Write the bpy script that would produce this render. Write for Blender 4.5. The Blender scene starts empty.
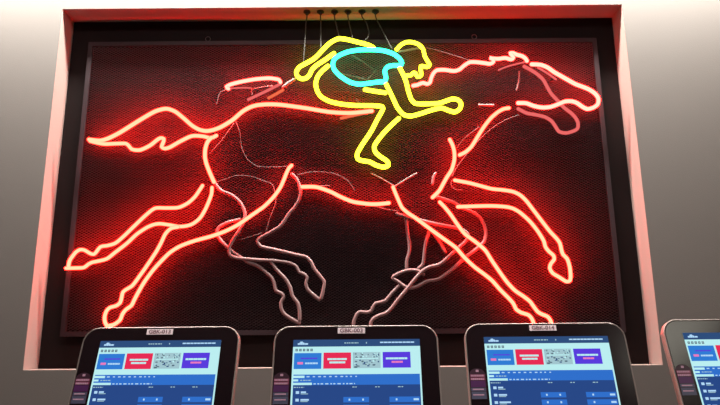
import bpy, bmesh, math, random
from mathutils import Vector, Matrix
random.seed(4)
SC = bpy.context.scene
COL = SC.collection

# ------------------------------------------------------------------ camera
F = 620.0
PITCH = math.radians(12.92); ROLL = math.radians(-0.467)
CAM = Vector((0, -2.5, 1.6))
RM = Matrix.Rotation(math.pi/2 + PITCH, 3, 'X') @ Matrix.Rotation(ROLL, 3, 'Z')
cd = bpy.data.cameras.new('camera'); cam = bpy.data.objects.new('camera', cd)
cam.matrix_world = Matrix.Translation(CAM) @ RM.to_4x4()
cd.sensor_width = 36; cd.lens = 36*F/720; cd.clip_start = .02
COL.objects.link(cam); SC.camera = cam
SC.view_settings.view_transform = 'Standard'
SC.view_settings.look = 'None'
SC.view_settings.gamma = 1; SC.view_settings.use_curve_mapping = False
SC.view_settings.exposure = 0

def ray(px, py):
    return RM @ Vector(((px-360)/F, (202.5-py)/F, -1))
def at(px, py, Y):                       # measured spot -> point on the upright plane y = Y
    d = ray(px, py); return CAM + d*((Y-CAM.y)/d.y)
def atz(px, py, Z):                      # measured spot -> point on the level plane z = Z
    d = ray(px, py); return CAM + d*((Z-CAM.z)/d.z)

# ------------------------------------------------------------------ materials
def lin(c):
    return tuple(((v/255)/12.92 if v/255 <= .04045 else ((v/255+.055)/1.055)**2.4) for v in c)
def mat(name, col, rough=.5, metal=0, bump=0, bscale=60, var=0, coat=0, spec=.5):
    m = bpy.data.materials.new(name); m.use_nodes = True
    nt = m.node_tree; b = nt.nodes['Principled BSDF']
    b.inputs['Base Color'].default_value = (*col, 1)
    b.inputs['Roughness'].default_value = rough; b.inputs['Metallic'].default_value = metal
    b.inputs['Coat Weight'].default_value = coat
    b.inputs['Specular IOR Level'].default_value = spec
    if bump or var:
        tc = nt.nodes.new('ShaderNodeTexCoord'); n = nt.nodes.new('ShaderNodeTexNoise')
        n.inputs['Scale'].default_value = bscale; n.inputs['Detail'].default_value = 4
        nt.links.new(tc.outputs['Object'], n.inputs['Vector'])
        if bump:
            bp = nt.nodes.new('ShaderNodeBump'); bp.inputs['Strength'].default_value = bump
            bp.inputs['Distance'].default_value = .002
            nt.links.new(n.outputs['Fac'], bp.inputs['Height']); nt.links.new(bp.outputs['Normal'], b.inputs['Normal'])
        if var:
            r = nt.nodes.new('ShaderNodeValToRGB')
            r.color_ramp.elements[0].color = (*[v*(1-var) for v in col], 1)
            r.color_ramp.elements[1].color = (*[min(1, v*(1+var)) for v in col], 1)
            nt.links.new(n.outputs['Fac'], r.inputs['Fac']); nt.links.new(r.outputs['Color'], b.inputs['Base Color'])
    return m
def emis(name, col, s=1.0):
    m = bpy.data.materials.new(name); m.use_nodes = True; nt = m.node_tree
    nt.nodes.remove(nt.nodes['Principled BSDF'])
    e = nt.nodes.new('ShaderNodeEmission'); e.inputs['Color'].default_value = (*col, 1); e.inputs['Strength'].default_value = s
    nt.links.new(e.outputs[0], nt.nodes['Material Output'].inputs[0]); return m
def neon(name, core, rim):               # glass tube of glowing gas: the line of sight is shorter through its edges
    m = bpy.data.materials.new(name); m.use_nodes = True; nt = m.node_tree
    nt.nodes.remove(nt.nodes['Principled BSDF'])
    e = nt.nodes.new('ShaderNodeEmission'); lw = nt.nodes.new('ShaderNodeLayerWeight'); lw.inputs['Blend'].default_value = .5
    r = nt.nodes.new('ShaderNodeValToRGB'); r.color_ramp.elements[0].position = .25; r.color_ramp.elements[1].position = .85
    k = max(core)
    r.color_ramp.elements[0].color = (*[v/k for v in core], 1); r.color_ramp.elements[1].color = (*[v/k for v in rim], 1)
    e.inputs['Strength'].default_value = k
    nt.links.new(lw.outputs['Facing'], r.inputs['Fac']); nt.links.new(r.outputs['Color'], e.inputs['Color'])
    nt.links.new(e.outputs[0], nt.nodes['Material Output'].inputs[0]); return m

M = {
 'wall': mat('wall_paint', (.122, .106, .098), .7, bump=.25, bscale=220, var=.03),
 'white': mat('reveal_paint', (.27, .20, .18), .55, bump=.1, bscale=150),
 'black': mat('black_paint', (.010, .006, .006), .7, spec=.08),
 'ceil': mat('ceiling_paint', (.6, .6, .58), .8),
 'floor': mat('carpet', (.05, .04, .045), .9, bump=.5, bscale=300, var=.3),
 'dark': mat('dark_wall_paint', (.10, .09, .09), .8),
 'mesh': mat('grey_mesh_metal', (.070, .050, .056), .5, 0, spec=.15),
 'frame': mat('frame_metal', (.024, .015, .018), .5, 0, spec=.2),
 'back': mat('backing', (.010, .006, .007), .7, spec=.05),
 'glass_off': mat('unlit_tube_glass', (.19, .115, .115), .45, coat=.1, spec=.3),
 'lead': mat('lead_sleeve', (.07, .05, .05), .6, spec=.2),
 'elec': mat('electrode_glass', (.22, .18, .175), .4, spec=.3),
 'cable': mat('cable_sleeve', (.035, .032, .028), .6, spec=.2),
 'rubber': mat('black_rubber', (.008, .008, .008), .6),
 'rim': mat('silver_rim', (.24, .205, .19), .42, .5),
 'bezel': mat('black_glass', (.010, .006, .008), .16, spec=.5),
 'post': mat('pedestal_metal', (.08, .08, .085), .4, .6),
 'plate': mat('label_paper', (.92, .80, .85), .6),
 'ink': mat('label_ink', (.20, .10, .13), .6),
 'red': neon('red_neon', (78, .82, .46), (9, .12, .06)),
 'mane': neon('bright_red_neon', (55, .90, .66), (11, .22, .18)),
 'dimred': neon('faint_red_neon', (.85, .15, .14), (.5, .03, .035)),
 'orange': neon('faint_orange_neon', (.9, .16, .07), (.5, .05, .02)),
 'yellow': neon('yellow_neon', (7, 6.8, .17), (.9, .95, .01)),
 'cyan': neon('cyan_neon', (.20, 13, 4.5), (.01, .75, .70)),
}

# ------------------------------------------------------------------ helpers
def add_box(bm, a, b):
    r = bmesh.ops.create_cube(bm, size=1)
    for v in r['verts']:
        v.co = Vector([a[i] + (v.co[i]+.5)*(b[i]-a[i]) for i in range(3)])
def obj(name, bm, m, parent=None, smooth=False):
    me = bpy.data.meshes.new(name); bmesh.ops.recalc_face_normals(bm, faces=bm.faces)
    bm.to_mesh(me); bm.free()
    for mm in (m if isinstance(m, (list, tuple)) else [m]): me.materials.append(mm)
    if smooth:
        for p in me.polygons: p.use_smooth = True
    o = bpy.data.objects.new(name, me); COL.objects.link(o)
    if parent:
        o.parent = parent
    return o
def struct(name, bm, m):
    o = obj(name, bm, m); o['kind'] = 'structure'; return o
def empty(name, loc, label, cat, group=None, rz=0):
    o = bpy.data.objects.new(name, None); COL.objects.link(o); o.location = loc; o.rotation_euler.z = rz
    o.empty_display_size = .05
    o['label'] = label; o['category'] = cat
    if group: o['group'] = group
    return o
def smooth_path(pts, step=.008):
    P = [Vector(p) for p in pts]
    if len(P) < 3: 
        return P
    closed = (P[0]-P[-1]).length < 1e-6
    Q = []
    n = len(P)
    for i in range(n-1):
        p1, p2 = P[i], P[i+1]
        p0 = P[i-1] if i > 0 else (P[-2] if closed else p1*2-p2)
        p3 = P[i+2] if i+2 < n else (P[1] if closed else p2*2-p1)
        k = max(2, int((p2-p1).length/step))
        for j in range(k):
            t = j/k
            # centripetal-ish (tension .5) Catmull-Rom
            a = p1; b = (p2-p0)*.42*min(1, (p2-p1).length*2/max(1e-6, (p2-p0).length)); c = (p3-p1)*.42*min(1, (p2-p1).length*2/max(1e-6, (p3-p1).length))
            h1 = 2*t**3-3*t**2+1; h2 = t**3-2*t**2+t; h3 = -2*t**3+3*t**2; h4 = t**3-t**2
            Q.append(a*h1+b*h2+p2*h3+c*h4)
    Q.append(P[-1]); return Q
def sweep(bm, path, r, seg=10, caps=True):
    Q = [q for i, q in enumerate(path) if i == 0 or (q-path[i-1]).length > 1e-5]
    rings = []
    up = Vector((0, 1, 0))
    n = len(Q)
    def ring(c, t, rad):
        a = t.cross(up)
        if a.length < 1e-3: a = t.cross(Vector((1, 0, 0)))
        a.normalize(); b = t.cross(a).normalized()
        return [bm.verts.new(c+(a*math.cos(2*math.pi*k/seg)+b*math.sin(2*math.pi*k/seg))*rad) for k in range(seg)]
    T = []
    for i in range(n):
        t = (Q[min(n-1, i+1)]-Q[max(0, i-1)])
        T.append(t.normalized() if t.length > 1e-9 else T[-1])
    if caps:
        rings.append(ring(Q[0]-T[0]*r*.85, T[0], r*.45)); rings.append(ring(Q[0]-T[0]*r*.45, T[0], r*.86))
    for i in range(n): rings.append(ring(Q[i], T[i], r))
    if caps:
        rings.append(ring(Q[-1]+T[-1]*r*.45, T[-1], r*.86)); rings.append(ring(Q[-1]+T[-1]*r*.85, T[-1], r*.45))
    for i in range(len(rings)-1):
        for k in range(seg):
            bm.faces.new((rings[i][k], rings[i][(k+1) % seg], rings[i+1][(k+1) % seg], rings[i+1][k]))
    bm.faces.new(rings[0][::-1]); bm.faces.new(rings[-1])

# ------------------------------------------------------------------ the room
X0, X1, Z0, Z1 = -1.3194, 1.1750, 1.5140, 3.0690      # the niche opening
DEP = .115                                             # niche depth
RX0, RX1, RY, CZ = -3.6, 3.6, -5.2, 3.75
bm = bmesh.new()
def frame_rect(bm, y0, y1, o, i):
    (ox0, ox1, oz0, oz1), (ix0, ix1, iz0, iz1) = o, i
    add_box(bm, (ox0, y0, oz0), (ix0, y1, oz1)); add_box(bm, (ix1, y0, oz0), (ox1, y1, oz1))
    add_box(bm, (ix0, y0, oz0), (ix1, y1, iz0)); add_box(bm, (ix0, y0, iz1), (ix1, y1, oz1))
frame_rect(bm, 0, .25, (RX0, RX1, 0, CZ), (X0-.001, X1+.001, Z0-.001, Z1+.001))
struct('wall_back', bm, M['wall'])
bm = bmesh.new(); frame_rect(bm, .0006, DEP+.005, (X0-.001, X1+.001, Z0-.001, Z1+.001), (X0, X1, Z0, Z1))
o = struct('trim_1', bm, M['white'])
bm = bmesh.new(); add_box(bm, (X0-.003, DEP, Z0-.003), (X1+.003, .24, Z1+.003)); struct('trim_2', bm, M['black'])
bm = bmesh.new(); add_box(bm, (RX0, RY, -.1), (RX1, .25, 0)); struct('floor', bm, M['floor'])
bm = bmesh.new(); add_box(bm, (RX0, RY, CZ), (RX1, .25, CZ+.1)); struct('ceiling', bm, M['ceil'])
bm = bmesh.new(); add_box(bm, (RX0-.1, RY, 0), (RX0, .25, CZ)); struct('wall_left', bm, M['dark'])
bm = bmesh.new(); add_box(bm, (RX1, RY, 0), (RX1+.1, .25, CZ)); struct('wall_right', bm, M['wall'])
bm = bmesh.new(); add_box(bm, (RX0-.1, RY-.1, 0), (RX1+.1, RY, CZ)); struct('wall_front', bm, M['dark'])

# ------------------------------------------------------------------ lights
def area(name, loc, sx, sy, power, col, rot=(0, 0, 0)):
    l = bpy.data.lights.new(name, 'AREA'); l.shape = 'RECTANGLE'; l.size = sx; l.size_y = sy; l.energy = power; l.color = col
    o = bpy.data.objects.new(name, l); COL.objects.link(o); o.location = loc; o.rotation_euler = rot; return o
area('ceiling_wash_light', (-.1, -.22, 3.66), 4.6, .08, 330, (1, .965, .88), (math.radians(12), 0, 0))
area('ceiling_room_light', (2.9, -4.0, 3.72), 1.3, 1.3, 26, (1, .95, .80))
area('ceiling_aisle_light', (-.2, -1.7, 3.72), 2.6, .5, 42, (1, .94, .88))
w = bpy.data.worlds.new('world'); SC.world = w; w.use_nodes = True
w.node_tree.nodes['Background'].inputs[0].default_value = (.5, .48, .46, 1)
w.node_tree.nodes['Background'].inputs[1].default_value = .02

# ------------------------------------------------------------------ mesh panel
PX0, PX1, PZ0, PZ1 = -1.229, 1.082, 1.642, 2.953
PY = .088
panel = empty('mesh_panel', (0, .115, PZ0), 'dark expanded metal mesh panel in a thin grey frame behind the neon horse', 'mesh panel')
def rel(o, root):
    me = o.data; me.transform(Matrix.Translation(-Vector(root.location))); return o
FW = .020
bm = bmesh.new(); frame_rect(bm, PY-.003, PY+.01, (PX0, PX1, PZ0, PZ1), (PX0+FW, PX1-FW, PZ0+FW, PZ1-FW))
rel(obj('panel_frame', bm, M['frame'], panel), panel)
bm = bmesh.new(); add_box(bm, (PX0+.004, PY+.012, PZ0+.004), (PX1-.004, DEP+.001, PZ1-.004))
rel(obj('backing_board', bm, M['back'], panel), panel)
# expanded metal: rows of zigzag strands that meet at their crests
verts = []; faces = []
cw, rh, st = .0195, .0056, .0024
nx = int((PX1-PX0-2*FW)/(cw/2)); nz = int((PZ1-PZ0-2*FW)/rh)
for j in range(nz+1):
    zc = PZ0+FW+j*rh; base = len(verts)
    for k in range(nx+2):
        x = min(PX0+FW+k*cw/2, PX1-FW); z = zc+((-1)**(k+j))*(rh/2-.0002)
        verts.append((x, PY+.0012, z-st/2)); verts.append((x, PY-.0008, z+st/2))
    for k in range(nx+1):
        a = base+2*k; faces.append((a, a+2, a+3, a+1))
me = bpy.data.meshes.new('mesh_screen'); me.from_pydata(verts, [], faces); me.materials.append(M['mesh'])
o = bpy.data.objects.new('mesh_screen', me); COL.objects.link(o); o.parent = panel; rel(o, panel)
for px, py in ((208, 37), (474, 33)):     # hooks over the top rail
    c = at(px, py, PY+.001); c.z = PZ1+.012
    bm = bmesh.new()
    sweep(bm, [c+Vector((math.cos(a)*.011, 0, math.sin(a)*.011)) for a in [math.pi*2*k/16 for k in range(17)]], .0018, 6, False)
    sweep(bm, [c+Vector((0, 0, -.011)), c+Vector((0, .003, -.022)), c+Vector((0, .006, -.03))], .002, 6)
    rel(obj('hanging_hook', bm, M['lead'], panel, True), panel)

# ------------------------------------------------------------------ neon tubes
def tube(root, name, pts, r, m, Y=.040, label=None, sup=True, Y1=None):
    if m in ('red', 'mane'): Y += .002
    n = len(pts)
    P = [at(x, y, Y+(0 if Y1 is None else (Y1-Y)*i/(n-1))) for i, (x, y) in enumerate(pts)]
    path = smooth_path(P)
    bm = bmesh.new(); sweep(bm, path, r, 12)
    o = rel(obj(name, bm, M[m], root, True), root)
    if label: o['label'] = label
    if sup and Y < PY-.02:
        for q in (path[max(1, len(path)//6)], path[len(path)*5//6-1]):
            bm = bmesh.new(); sweep(bm, [Vector((q.x, q.y+r*.6, q.z)), Vector((q.x, PY-.006, q.z))], .0028, 8)
            rel(obj('tube_support', bm, M['rubber'], o), root)
    return o

horse = empty('neon_horse', (0, PY-.003, PZ0), 'glowing red neon tube outline of a galloping racehorse on the mesh panel', 'neon sign')
R = .0086
tube(horse, 'back_tube', [(89,139.5),(100,140.6),(108,138.5),(120,132.5),(140,120),(155,111.5),(166,108.7),(175,111.5),(184,118.5),(192,125.5),(199,129.5),(206,131),(213,130),(221,127),(232.5,120),(242.5,111.5),(250,107.3),(257,105.2),(268,104.3),(280,104.7),(305,108),(330,112),(350,113),(372,111)], R*1.08, 'red')
tube(horse, 'tail_tube', [(90,141),(98,143),(105,144),(116,143.6),(126,143.6),(129,146),(132,149.3),(140,150),(150,145.5),(157,140),(160.5,138),(164,138.8),(163,143),(161.5,147),(165,148.6),(170,147.2),(180,141.5),(192,136),(203,136.3),(211,138),(216.5,135.5)], R, 'red')
tube(horse, 'rump_tube', [(211.5,137.5),(207.5,142),(205.3,149),(205,157),(206.5,164),(210,173),(214,182)], R*1.05, 'red', .036)
tube(horse, 'hind_leg_tube', [(202.6,185.5),(199,191),(195,196.7),(188,203),(178.5,207.5),(166,208),(155,208.3),(146,215),(134,226.3),(124,236),(115.6,243),(108,245.5),(100.7,246.7),(97,251),(94,254.3),(89.6,253.2),(85,250.3),(80.4,249.6),(76,252),(72,257),(69.5,261),(68.5,266)], R*.92, 'red')
tube(horse, 'hind_leg_tube', [(66,268.2),(76,268),(84,267.5),(88,264.5),(92,262.4),(106.3,259),(115,252.5),(126.7,243.5),(137,234),(147,227.4),(154,224.5),(160,223.7),(170,225),(178.5,226.5),(186,226),(193,223.7),(200,218),(205,210),(209,201),(211.5,194),(212,187.5)], R*.92, 'red', .044)
tube(horse, 'hind_leg_tube', [(178,227),(171,228.5),(165.5,233.7),(161,243),(156,252),(146,267),(136,281),(132,286),(127,289),(123,292),(121.5,298),(120,303),(115.6,306),(110,307.5),(106.5,311),(104.6,317),(105,322),(107,326)], R*.92, 'red', .034)
tube(horse, 'hind_leg_tube', [(291.7,165.3),(289,168),(286.5,173),(284,179.4),(280,188),(273.5,197),(264,206.5),(252,215),(237.5,225),(225,231.3),(211,236.3),(198,239.8),(188,243),(178.5,247),(170,252.5),(163.7,258.5),(154,269),(145,281),(139,291),(134,300.4),(131.5,305.5),(126,309.5),(122.5,314),(120,320),(114,324.5),(107,326)], R*.95, 'red', .040)
tube(horse, 'belly_tube', [(302,186.8),(316,187),(330,191.5),(341,197),(353,201.7),(369,204),(379,204),(389,203)], R*1.0, 'red')
tube(horse, 'front_leg_tube', [(393,187),(395,192),(397.5,198),(402,207.5),(408,213),(415.6,218),(433,231),(444,239),(455.6,247.5),(464,257),(474,266.5),(484,274),(492,280.5),(500,289.5),(508,297.5),(513,303),(515,307),(516.4,309.5),(521,312.5),(528.5,315),(532,319),(534,325),(533.5,331)], R*.95, 'red')
tube(horse, 'front_leg_tube', [(439.7,202),(445,207.5),(451,215),(457.5,224.5),(465,234),(475,241.5),(485,250),(491.5,260),(499,271),(507,282),(515,290.5),(523,296),(530,301.5),(534,307),(538,312),(542.5,314.5),(547.5,316.5),(550.5,320.5),(552,326),(551,331)], R*.95, 'red', .036)
tube(horse, 'front_leg_tube', [(454.7,180.2),(469.5,183),(481,186),(491.7,188.8),(503,190),(513,191.7),(520,195),(526,200.5),(533,209.5),(541,220),(550,231.5),(557,239),(560,243.5),(561.2,249),(563,254.5),(567,258.5),(569.5,266),(570.6,275),(570,280.5),(566.5,281.6),(559,277),(552.5,273),(549.7,268),(551,263.5),(554.2,259.5),(553.5,255.5),(549,251.5),(545.5,247),(543.8,241),(538,231.5),(530,221.5),(520,212.5),(513,208.5),(506,206.8),(492,205.9),(475,206.2),(457.7,206.8)], R*.95, 'red', .040)
tube(horse, 'chest_tube', [(449.7,139.5),(452.5,145),(454.3,152),(454.3,160),(451.5,170),(447,177),(443.6,183),(439,191),(432.5,197.5)], R*1.0, 'red')
tube(horse, 'neck_tube', [(509,108),(503.5,109),(498,112),(491,118),(484.5,126),(478,136),(471.5,146.5),(465.5,152),(459.6,155)], R*1.0, 'red')
tube(horse, 'head_tube', [(531.5,64.3),(540.5,64.8),(547.6,67.5),(554,72),(561,76),(568,80),(575.7,84.2),(584,87.3),(590,90),(595.5,94),(598.5,99),(597.5,104.5),(593,107.7),(587,109),(582,106.5),(577,103),(572,101.3),(565,101.5),(557,104.7),(550,107),(542,107.5),(534,106),(526,103.2),(518,103)], R*1.08, 'mane', .034)
tube(horse, 'jaw_tube', [(524,66.4),(530,69.5),(537,74),(543,79.5),(547,86.5),(551,93.4),(557.5,100.5),(564,107.5),(571,113),(575.7,118),(578,123),(577.5,128.5),(573.5,131),(566,133),(559,131.5),(555.5,126.5),(551.5,121),(545,117),(536,114.8),(526.4,113),(518,108.7)], R*.95, 'dimred', .052, 'dimly lit pinkish red tube of the lower jaw')
tube(horse, 'cheek_tube', [(538,67.6),(547,73),(556,79.3)], R*.6, 'dimred', .05)
tube(horse, 'mane_tube', [(413,85.7),(417,85),(423,82.8),(427,84),(430,82.5),(431,78.6),(433.3,73.5),(436.7,70.3),(444,69.8),(454,71),(459.5,69.5),(464,65.7),(469.5,62.3),(475,62),(484,63),(490,63.8),(493.5,62),(492.5,58.8),(489.5,57.8),(491,58.3),(498,58.8),(505.5,58),(511,59.5),(513.5,58),(511.5,54.8),(510,53.2),(513,53),(517,54.8),(522,56),(525.5,58.5),(527,61)], R*1.05, 'mane', .036)
tube(horse, 'saddle_tube', [(280.5,82.3),(279,79.7),(269.4,78.2),(255.5,79.2),(241.7,81.6),(230.5,84.5),(226.2,87),(228.5,88.8)], R*1.0, 'mane', .036)
tube(horse, 'saddle_tube', [(248.2,99.6),(258,95),(270,89.3),(280.5,83.8)], R*.8, 'dimred', .050, 'dimly lit pink straight tube under the saddle')
tube(horse, 'saddle_tube', [(268.5,98),(276,94),(283,90)], R*.8, 'orange', .06, 'dull red short tube behind the saddle')
tube(horse, 'electrode', [(283,87.5),(289,83),(294.4,79.6)], R*.9, 'elec', .045, 'whitish glass tube end at the saddle')
tube(horse, 'back_tube', [(341,118.3),(356,115),(371,111.8)], R*.8, 'orange', .06, 'dull orange tube under the back line')
U = dict(m='glass_off', Y=.058)
def un(pts, r=R*.85, name='unlit_leg_tube', label='unlit greyish pink glass tube', Y=.060):
    tube(horse, name, pts, r, 'glass_off', Y, label)
un([(214.7,183),(221,190.5),(232,195.4),(240.6,203),(245,213),(244.5,219),(240,229.5),(233.5,239),(229.5,247),(229.5,254.5),(236,257.8),(255,259.7),(275,260.8),(290,263),(297,267),(299,272),(304,274),(307.3,277.5),(306,282.5),(307.5,289),(313,294.5),(319.3,299.7)])
un([(321,298.5),(323,291),(324.3,282),(320,276),(314.5,269),(311,262),(306,257),(297,255),(287.5,252.7),(272,249),(261,246.5),(257.5,241),(261,237.5),(269,233),(279,227),(283.5,222),(289,213.5),(294,208),(298.5,201),(300.5,194),(299.5,186),(296.5,179),(291.7,174.2)], Y=.056)
un([(240,219.5),(228,222.5),(220,226.5),(217,231.5),(219,238),(224.5,244.5),(234,253),(249,262.5),(257,265.5),(264,270.5),(272,278),(274.5,284),(276,290.5),(282,293.7),(283.8,297),(281,302.5),(281.5,309),(284.5,314),(291,318.5),(299.2,323)], Y=.066)
un([(299.6,320),(299.5,311),(298,303.5),(292.5,296),(290.5,288),(286,279.5),(277,270),(270.5,261)], Y=.062)
un([(406,218),(407.6,232),(409.6,246),(409,253),(406.8,261),(406.6,269.5)], Y=.064)
un([(429,232),(426,241),(424.5,251),(423,264),(418.5,268.5)], Y=.064)
un([(437,197),(445,199.5),(454,202.5),(464,208.5),(474,213),(480.5,218.5),(484.5,226),(485.7,233.5),(484,241.5),(476,249.5),(465,257.5),(456,266),(447.5,273),(438,279),(427,281),(417.5,286.2),(410,288),(403,285.5),(396.5,280.5),(392.2,277.6),(399,273.3),(405.5,271),(412,270),(419,271.3),(423.5,274.5)], Y=.060)
un([(397,214),(417.5,219.5),(437.5,224.3),(457.5,228),(466,232),(468.5,237),(464,243),(452.5,253),(444,261),(438,265),(430,266.8),(423,270.5),(415,279),(404.5,292),(398,299.5),(392,307.5),(386,313),(379,315.5),(374,318.2),(371,322),(370,329)], Y=.052)
un([(399,285.6),(392,293),(385.6,300.5),(380,302.5),(375.6,303.5),(373,307),(371,311),(366.5,312.5),(359.5,312),(356.3,315.5),(354,321),(353,328)], Y=.062)
un([(432.5,232),(439,241.5),(445,252)], R*.9, Y=.07)
# short electrode stubs
tube(horse, 'electrode', [(394.8,186.4),(405,180),(416.7,173.3)], .0042, 'elec', .058, 'pale thin glass stub')
tube(horse, 'electrode', [(394,186),(384,180),(371,173.3)], .003, 'glass_off', .066)
tube(horse, 'electrode', [(435.5,173.3),(433.5,177),(432.3,184)], .006, 'glass_off', .060)
tube(horse, 'electrode', [(479,105),(493,105.2)], .005, 'elec', .060, 'pale thin glass stub')
tube(horse, 'electrode', [(498.6,70),(505,67.3),(512.5,65),(525,62)], .004, 'dimred', .055)
tube(horse, 'electrode', [(519.5,72),(519,80),(516.6,90)], .004, 'glass_off', .066)
tube(horse, 'electrode', [(254,89.3),(262,87.5),(272,86.3)], .004, 'elec', .058)
tube(horse, 'electrode', [(229,88.6),(240,87.8),(250.5,88)], .0035, 'dimred', .05)
tube(horse, 'electrode', [(251.8,88),(252,94.7)], .003, 'elec', .05)
# thin lead wires looping behind the tubes
def wire(root, pts, r=.0022, m='lead', Y=.072, name='lead_wire'):
    tube(root, name, pts, r, m, Y, sup=False)
for pts in ([(236,122),(240,133),(241.5,147),(247.5,159.5),(257.5,166.3),(272,167.2),(287.5,166.5)],
            [(234,123.5),(222,140),(210,153.5)],
            [(217.5,182),(226,179),(235,176),(243,175.5),(252.5,177),(264,181),(272.5,185),(276,201),(270,218),(266,232)],
            [(297.5,175),(308,172.5),(320,172),(331,173),(340,176),(349,182),(355,191)],
            [(302,187),(316,186.2),(330,185.7)],
            [(226,90),(221,92),(218.8,95.5),(216.5,104.5)],
            [(457,148),(461,142),(467,136),(479,127)],
            [(519,115),(509,118.5),(499,123.6),(490,130),(482,137),(472,148),(464.5,157),(457,167),(452,176.5)],
            [(452,180),(451,185),(455,189.5),(462,190)],
            [(423,46.5),(446,53),(470,60.5)],
            [(240,240),(250,237),(262,233)],
            [(370,205),(385,209),(398,211)]):
    wire(horse, pts)

jock = empty('neon_jockey', (0, PY-.003, 2.5), 'yellow neon jockey outline in a cyan jersey crouched over the neon horse', 'neon sign')
J = .0102
def jt(name, pts, r=J, m='yellow', Y=.032, **k): tube(jock, name, pts, r, m, Y, **k)
jt('rear_arm_tube', [(373.3,47.4),(367.8,44.8),(356.7,41.9),(345.6,39.2),(338,38.8),(330.3,42.7),(323.3,49.4),(318,55),(313.6,59),(305.3,63.7),(299.5,67),(296.3,72),(297.5,76.5),(301.5,78.8),(306,78.2),(309.5,75),(311.8,70),(316.4,65.4),(324.7,60),(334,53.3)])
jt('leg_tube', [(328,66),(322,71),(317.5,77),(315.7,84),(317.5,91.5),(321.5,97),(330,101.5),(341,104),(355,105.4),(372,105.6),(382,106.5),(383,109),(377,120),(371,131.5),(362,145),(357.3,153.5),(357.8,159),(363,160.8),(370,162),(376,165.2),(384,167.2),(388.5,165.2),(387.2,161.2),(381,157),(375.5,152.3),(374.3,146.3),(378,140),(385,131.5),(392,124.5),(398.8,118.3)])
jt('thigh_tube', [(365,89.6),(375,91.3),(385.5,92.8)], Y=.036)
jt('arm_tube', [(386,84),(389.5,91),(393.5,99.5),(398,108.5),(404,114.8),(411,116),(420,113.8),(431,110.3),(441,108),(449,110.6),(455,112),(460,108.5),(461,103.5),(457.8,99.8),(452,99),(446,101),(439,103.2),(431.4,103.7),(422,103.9),(415,103.3),(411.3,99.5),(408.3,91),(406,81.5),(402.6,73.5),(398.8,66)], Y=.034)
jt('face_tube', [(396.6,49.4),(400.5,45.2),(406,42.3),(412,42.2),(418.6,44.4),(423,49),(424.7,56),(427.5,61),(429.8,65),(427,67),(423,66.2),(420.8,66.2),(420.8,70.5),(421.2,75.5),(417.5,77),(415.5,73),(413,73),(411,75.2),(406,75.5)], r=J*.9)
jt('headband_tube', [(398.8,51.7),(409,50),(419.3,48.2)], r=.0045, m='elec', Y=.040, label='thin unlit white tube across the head')
jt('jersey_tube', [(359.4,84.2),(349.7,82),(340,75.8),(334.4,69.8),(332.8,64.5),(334.5,59),(340,55),(348.3,51.8),(359.4,50),(373.3,49.8),(384,50.8),(393.6,54),(399.5,58.5),(402,63.2),(400,65.3),(393,65.5),(387.5,66.8),(384.8,71),(386,78),(384.5,81.5),(378,82),(369,83.2),(359.4,84.2)], m='cyan', Y=.030, label='cyan glowing tube loop of the jersey')
for pts in ([(376,69.6),(372,74.5),(367.8,79.3)], [(341.4,73.7),(353,76),(365,79.3)], [(352.5,55.7),(362,61.5),(373,69)], [(366,110),(362,105),(356,100)]):
    wire(jock, pts, .003, 'lead', .060)

# ------------------------------------------------------------------ feed cables through the soffit
ords = ['leftmost', 'second from left', 'third from left', 'fourth from left', 'fifth from left', 'rightmost']
paths = [[(307,11.5),(306,22),(305,40),(303.5,64)], [(320.5,11.5),(320.8,22),(320.8,40),(321,51)], [(334.5,11.5),(336,24),(339.3,38)],
         [(348,11.5),(349.5,25),(353,40)], [(362,11.5),(366,22),(368.8,32),(367,39),(361,42)], [(375.5,11.5),(380,26),(392,49)]]
for k, pp in enumerate(paths):
    top = atz(pp[0][0], pp[0][1], Z1); top.y = .036
    c = empty('neon_feed_cable', (top.x, top.y, Z1), 'thin grey cable from a black soffit grommet, %s of six' % ords[k], 'cable', 'feed cables above the jockey')
    P = [top+Vector((0, 0, .004)), top+Vector((0, 0, -.03))]
    for q in pp[1:]: P.append(at(q[0], q[1], .050))
    bm = bmesh.new(); sweep(bm, smooth_path(P), .0026, 8)
    rel(obj('wire', bm, M['cable'], c, True), c)
    bm = bmesh.new()
    sweep(bm, [top+Vector((0, 0, .002)), top+Vector((0, 0, -.005))], .016, 16, False)
    sweep(bm, [top+Vector((0, 0, -.005)), top+Vector((0, 0, -.014))], .008, 14, False)
    rel(obj('grommet', bm, M['rubber'], c), c)

# ------------------------------------------------------------------ kiosks
TILT = math.radians(16)
KW, KH, KD = .460, .400, .032
KP = [(-.5739, -.6741, 1.6554, -.0701), (-.0147, -.7104, 1.6537, -.012), (.5300, -.6589, 1.6580, -.0402), (1.099, -.655, 1.6650, .05)]
HZ = 1.6550
HEAD = Matrix.Translation((0, 0, HZ)) @ Matrix.Rotation(-TILT, 4, 'X')   # local x right, z up the face, -y out of the face
def rrect(w0, w1, z0, z1, r, n=9):
    pts = []
    for cx, cz, a0 in ((w1-r, z1-r, 0), (w0+r, z1-r, 90), (w0+r, z0+r, 180), (w1-r, z0+r, 270)):
        for k in range(n+1):
            a = math.radians(a0+90*k/n); pts.append((cx+r*math.cos(a), cz+r*math.sin(a)))
    return pts
def loops(bm, L, cap0=True, cap1=True):
    rings = [[bm.verts.new((x, y, z)) for x, z in pts] for pts, y in L]
    for i in range(len(rings)-1):
        n = len(rings[i])
        for k in range(n): bm.faces.new((rings[i][k], rings[i][(k+1) % n], rings[i+1][(k+1) % n], rings[i+1][k]))
    if cap0: bm.faces.new(rings[0])
    if cap1: bm.faces.new(rings[-1][::-1])
def kobj(name, bm, m, root, smooth=False):
    bmesh.ops.transform(bm, matrix=HEAD, verts=bm.verts); return obj(name, bm, m, root, smooth)

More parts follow.
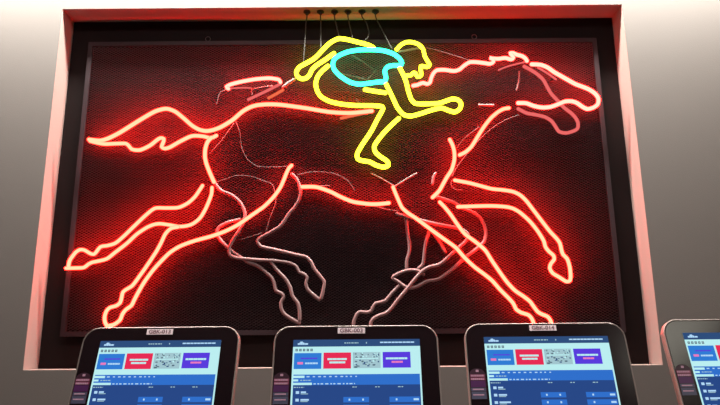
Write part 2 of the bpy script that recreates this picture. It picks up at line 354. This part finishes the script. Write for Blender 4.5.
kg = 'touchscreen kiosks in a row below the neon sign'
klabels = ['black touchscreen kiosk tagged GBK-013, below the hind hooves of the neon horse',
           'black touchscreen kiosk tagged GBK-003, between two kiosks and below the jockey',
           'black touchscreen kiosk tagged GBK-014, below the forelegs of the neon horse',
           'touchscreen kiosk cut off by the right picture edge, overlapping the niche corner']
k0 = empty('touchscreen_kiosk', (0, 0, 0), klabels[0], 'kiosk', kg)
w = KW/2; cr = .046
def rr(i): return rrect(-w+i, w-i, -KH+i, -i, cr-i)
bm = bmesh.new()
loops(bm, [(rr(.012), KD), (rr(.003), KD-.006), (rr(0), KD-.014), (rr(0), .003), (rr(.0008), .0008), (rr(.0022), 0), (rr(.0042), .0006), (rr(.0045), .004)], True, True)
kobj('housing', bm, M['rim'], k0)
bm = bmesh.new(); loops(bm, [(rr(.0048), .0035), (rr(.0048), .0012), (rr(.0055), .0004)]); kobj('bezel', bm, M['bezel'], k0)

# screen layout measured on the second kiosk, in metres on its face
KR = Matrix.Translation((KP[1][0], KP[1][1], KP[1][2]-HZ)) @ Matrix.Rotation(KP[1][3], 4, 'Z') @ HEAD
KI = KR.inverted()
def uv(px, py):
    o = KI @ CAM; d = KI.to_3x3() @ ray(px, py); t = -o.y/d.y; q = o+d*t; return q.x, q.z
SCOL = ['white', 'navy', 'blue', 'navy2', 'tile_blue', 'red', 'violet', 'grey', 'pale', 'pink', 'light']
SM = {'white': (.50, .86, .88), 'navy': (.028, .075, .20), 'blue': (.03, .16, .60), 'navy2': (.022, .065, .24), 'tile_blue': (.03, .20, .66), 'red': (.80, .025, .09),
      'violet': (.10, .045, .72), 'grey': (.10, .16, .20), 'pale': (.36, .56, .62), 'pink': (.85, .20, .50), 'light': (.45, .70, .95)}
smats = [emis('screen_'+c, SM[c], 1.0) for c in SCOL]
bm = bmesh.new()
lvl = [0]
def q(px0, py0, px1, py1, c, lv, bottom=None):
    a = uv(px0, py0); b = uv(px1, py1)
    # keep to a rectangle on the face: use the middle column to fix heights
    zt = uv(357, py0)[1]; zb = uv(357, py1)[1]
    quad(a[0], zb, b[0], zt, c, lv)
def quad(x0, z0, x1, z1, c, lv):
    y = -.0002-lv*.00012
    vs = [bm.verts.new(v) for v in ((x0, y, z0), (x1, y, z0), (x1, y, z1), (x0, y, z1))]
    f = bm.faces.new(vs); f.material_index = SCOL.index(c)
sx0, sz1 = uv(293.5, 339.4); sx1 = uv(419.6, 339.4)[0]; sz0 = -KH+.045
def X(px): return sx0+(px-293.5)/(419.6-293.5)*(sx1-sx0)     # column at the header row
def Z(py): return uv(357, py)[1]
def r(px0, py0, px1, py1, c, lv): quad(X(px0), Z(py1) if py1 < 409 else sz0, X(px1), Z(py0), c, lv)
def dashes(px0, px1, py, h, c, lv, dash=(1.2, 2.6), gap=(.5, .9)):
    x = px0
    while x < px1:
        d = random.uniform(*dash); r(x, py-h/2, min(px1, x+d), py+h/2, c, lv); x += d+random.uniform(*gap)
r(293.5, 339.4, 419.6, 420, 'white', 0)
r(293.5, 339.4, 419.6, 346.4, 'navy', 1)
dashes(298, 308.5, 343.6, 1.6, 'light', 2, (2, 3), (.15, .3)); r(300.5, 341.2, 303, 342.2, 'light', 2); r(299.6, 342.1, 304.4, 342.9, 'light', 2)
dashes(344.5, 358.5, 342.9, 1.0, 'pale', 2); r(366, 342.2, 367, 343.6, 'pale', 2)
dashes(380, 414, 342.6, 1.3, 'light', 2, (2, 4), (.3, .5))
for k in range(5): r(296+k*3.7, 348.4, 298.4+k*3.7, 350.9, 'grey', 2); r(296.7+k*3.7, 349.2, 297.7+k*3.7, 350.1, 'pale', 3)
r(295, 352.7, 322, 368.6, 'tile_blue', 2); dashes(301.5, 318, 358, 1.3, 'violet', 3, (3, 5), (.1, .3))
r(298.5, 361.7, 304, 364, 'pink', 3); dashes(306, 318.5, 363, 1.7, 'light', 3, (2, 3), (.2, .3))
r(324, 352.4, 351.2, 368.5, 'red', 2); dashes(328, 347, 359, 1.9, 'white', 3, (3, 6), (.1, .2)); dashes(330, 345.5, 362.3, 1.9, 'white', 3, (3, 6), (.1, .2))
r(353, 352.2, 380.2, 368.2, 'pale', 2)
for k in range(46):
    x = random.uniform(353.3, 378.5); y = random.choice([random.uniform(352.4, 357), random.uniform(359.5, 367)])
    r(x, y, x+random.uniform(.6, 2.4), y+random.uniform(.5, 1.8), random.choice(['grey', 'grey', 'white', 'navy']), 3)
dashes(355, 378, 358.6, 1.1, 'white', 4, (3, 6), (.2, .3))
r(382.4, 352.2, 409.7, 368.0, 'violet', 2); dashes(385.5, 406.5, 358.7, 1.9, 'white', 3, (3, 6), (.1, .2)); dashes(391, 402, 362.2, 1.9, 'pink', 3, (3, 6), (.1, .2))
r(295.2, 374.2, 418, 384.8, 'blue', 2); r(295.2, 384.8, 418, 420, 'navy2', 2)
r(295.2, 375.3, 306, 377.6, 'white', 3); dashes(308, 357, 376.4, 1.1, 'light', 3, (1.5, 3), (2.2, 3.4))
r(295.2, 379.0, 300, 381.0, 'white', 3); dashes(302, 313, 380, 1.0, 'pale', 3)
r(295.2, 382.4, 313.4, 384.7, 'white', 3); dashes(315, 355, 383.6, 1.1, 'light', 3, (1.5, 3.5), (1, 2))
dashes(296, 306, 387.0, .9, 'pale', 3)
for x in (355, 377, 399): dashes(x-2.5, x+2.5, 387, .9, 'pale', 3)
y = 392.0
for k in range(11):
    if k == 0:
        zc = y
    if y < 470:
        zt = Z(392.0)-(Z(392)-Z(399.6))*k
        if zt-.012 < sz0: break
        hh = (Z(392)-Z(399.6))
        def rz(px0, a, px1, b, c, lv): quad(X(px0), zt-b*hh, X(px1), zt-a*hh, c, lv)
        rz(298.2, -.16, 301.4, .2, 'light', 3); rz(303, -.12, 308+3*(k % 3), .10, 'light', 3); rz(303, .16, 310, .26, 'pale', 3)
        if k >= 1:
            rz(344, -.35, 368.5, .36, 'blue', 3); rz(388, -.35, 417, .36, 'blue', 3)
            for x in (349, 362, 394): rz(x, -.12, x+1.6, .14, 'light', 4)
            rz(411, -.12, 416, .14, 'light', 4)
kobj('screen', bm, smats, k0)
# small arched sticker on the left of the bezel
stm = [mat('sticker_dark', (.03, .006, .02), .4), mat('sticker_purple', (.07, .012, .09), .4), mat('sticker_pink', (.26, .06, .12), .4), mat('sticker_slate', (.07, .08, .14), .4), mat('sticker_pale', (.5, .3, .42), .4)]
bm = bmesh.new()
bx0, bx1 = -w+.0055, -w+.050
ztop, zbot = Z(371.0), Z(404.0)
def sq(x0, z0, x1, z1, mi, lv=0):
    f = bm.faces.new([bm.verts.new(v) for v in ((x0, .0002-lv*.0001, z0), (x1, .0002-lv*.0001, z0), (x1, .0002-lv*.0001, z1), (x0, .0002-lv*.0001, z1))]); f.material_index = mi
arch = [(bx0, zbot), (bx1, zbot)]+[(bx1-.0+0*a, 0) for a in ()]
cxm = (bx0+bx1)/2; hw = (bx1-bx0)/2
vs = [bm.verts.new((bx0, .0002, zbot)), bm.verts.new((bx1, .0002, zbot))]
for k in range(13):
    a = math.pi*k/12; vs.append(bm.verts.new((cxm+hw*math.cos(a), .0002, ztop-.02+.018*math.sin(a))))
f = bm.faces.new(vs); f.material_index = 0
for i_, (a, b, mi) in enumerate(((.22, .30, 2), (.32, .40, 2), (.42, .62, 1), (.64, .74, 3), (.76, .99, 3))):
    sq(bx0+.002, ztop-(ztop-zbot)*b, bx1-.002, ztop-(ztop-zbot)*a, mi, 1)
for a in (.23, .34):
    x = bx0+.004
    while x < bx1-.008:
        d = random.uniform(.002, .005); sq(x, ztop-(ztop-zbot)*(a+.055), x+d, ztop-(ztop-zbot)*a, 4, 2); x += d+.0012
for a in (.67, .84): sq(bx0+.006, ztop-(ztop-zbot)*(a+.04), bx1-.008, ztop-(ztop-zbot)*a, 4, 2)
sq(cxm-.004, ztop-(ztop-zbot)*.14, cxm+.004, ztop-(ztop-zbot)*.07, 4, 2)
st = kobj('sticker', bm, stm, k0); st['label'] = 'dark purple sticker with pink lettering'
# pedestal behind the head
bm = bmesh.new(); add_box(bm, (-.07, -.02, .02), (.07, .075, 1.46)); bmesh.ops.bevel(bm, geom=[e for e in bm.edges], offset=.006, segments=2, affect='EDGES')
obj('pedestal', bm, M['post'], k0)
bm = bmesh.new(); add_box(bm, (-.2, -.2, 0), (.2, .2, .025)); bmesh.ops.bevel(bm, geom=[e for e in bm.edges], offset=.005, segments=2, affect='EDGES')
obj('base_plate', bm, M['post'], k0)
bm = bmesh.new(); add_box(bm, (-.0385, -.0006, Z(333.4)), (.0385, .0007, Z(327.8)))
pl = kobj('asset_tag', bm, M['plate'], k0); pl['label'] = 'pale asset tag'

def place(o, i):
    x, y_, z_, yaw = KP[i]; o.location = (x, y_, z_-HZ); o.rotation_euler.z = yaw
roots = [k0]
for i in range(1, 4):
    n = k0.copy(); COL.objects.link(n); n['label'] = klabels[i]
    for ch in list(k0.children):
        c = ch.copy(); COL.objects.link(c); c.parent = n
    roots.append(n)
for i, ro in enumerate(roots):
    place(ro, i)
    ro.location.z = 0
    # the heads sit within millimetres of one another in height
    for ch in ro.children:
        if ch.name.split('.')[0] not in ('pedestal', 'base_plate'): ch.location.z = KP[i][2]-HZ
def text_mesh(s, size):
    c = bpy.data.curves.new('t', 'FONT'); c.body = s; c.size = size; c.align_x = 'CENTER'; c.align_y = 'CENTER'; c.extrude = .0002; c.offset = .0003
    o = bpy.data.objects.new('t', c); COL.objects.link(o)
    dg = bpy.context.evaluated_depsgraph_get(); me = bpy.data.meshes.new_from_object(o.evaluated_get(dg))
    bpy.data.objects.remove(o); return me
zm = (Z(333.4)+Z(327.8))/2
for i, s in enumerate(['GBK-013', 'GBK-003', 'GBK-014']):
    me = text_mesh(s, .0155)
    me.transform(HEAD @ Matrix.Translation((0, -.0009, zm)) @ Matrix.Rotation(math.pi/2, 4, 'X') @ Matrix.Diagonal((1.12, 1, 1, 1)))
    me.materials.clear(); me.materials.append(M['ink'])
    tag = [c for c in roots[i].children if c.name.startswith('asset_tag')][0]
    tag.location.x = (-.005, -.0125, -.002)[i]
    o = bpy.data.objects.new('lettering', me); COL.objects.link(o); o.parent = tag
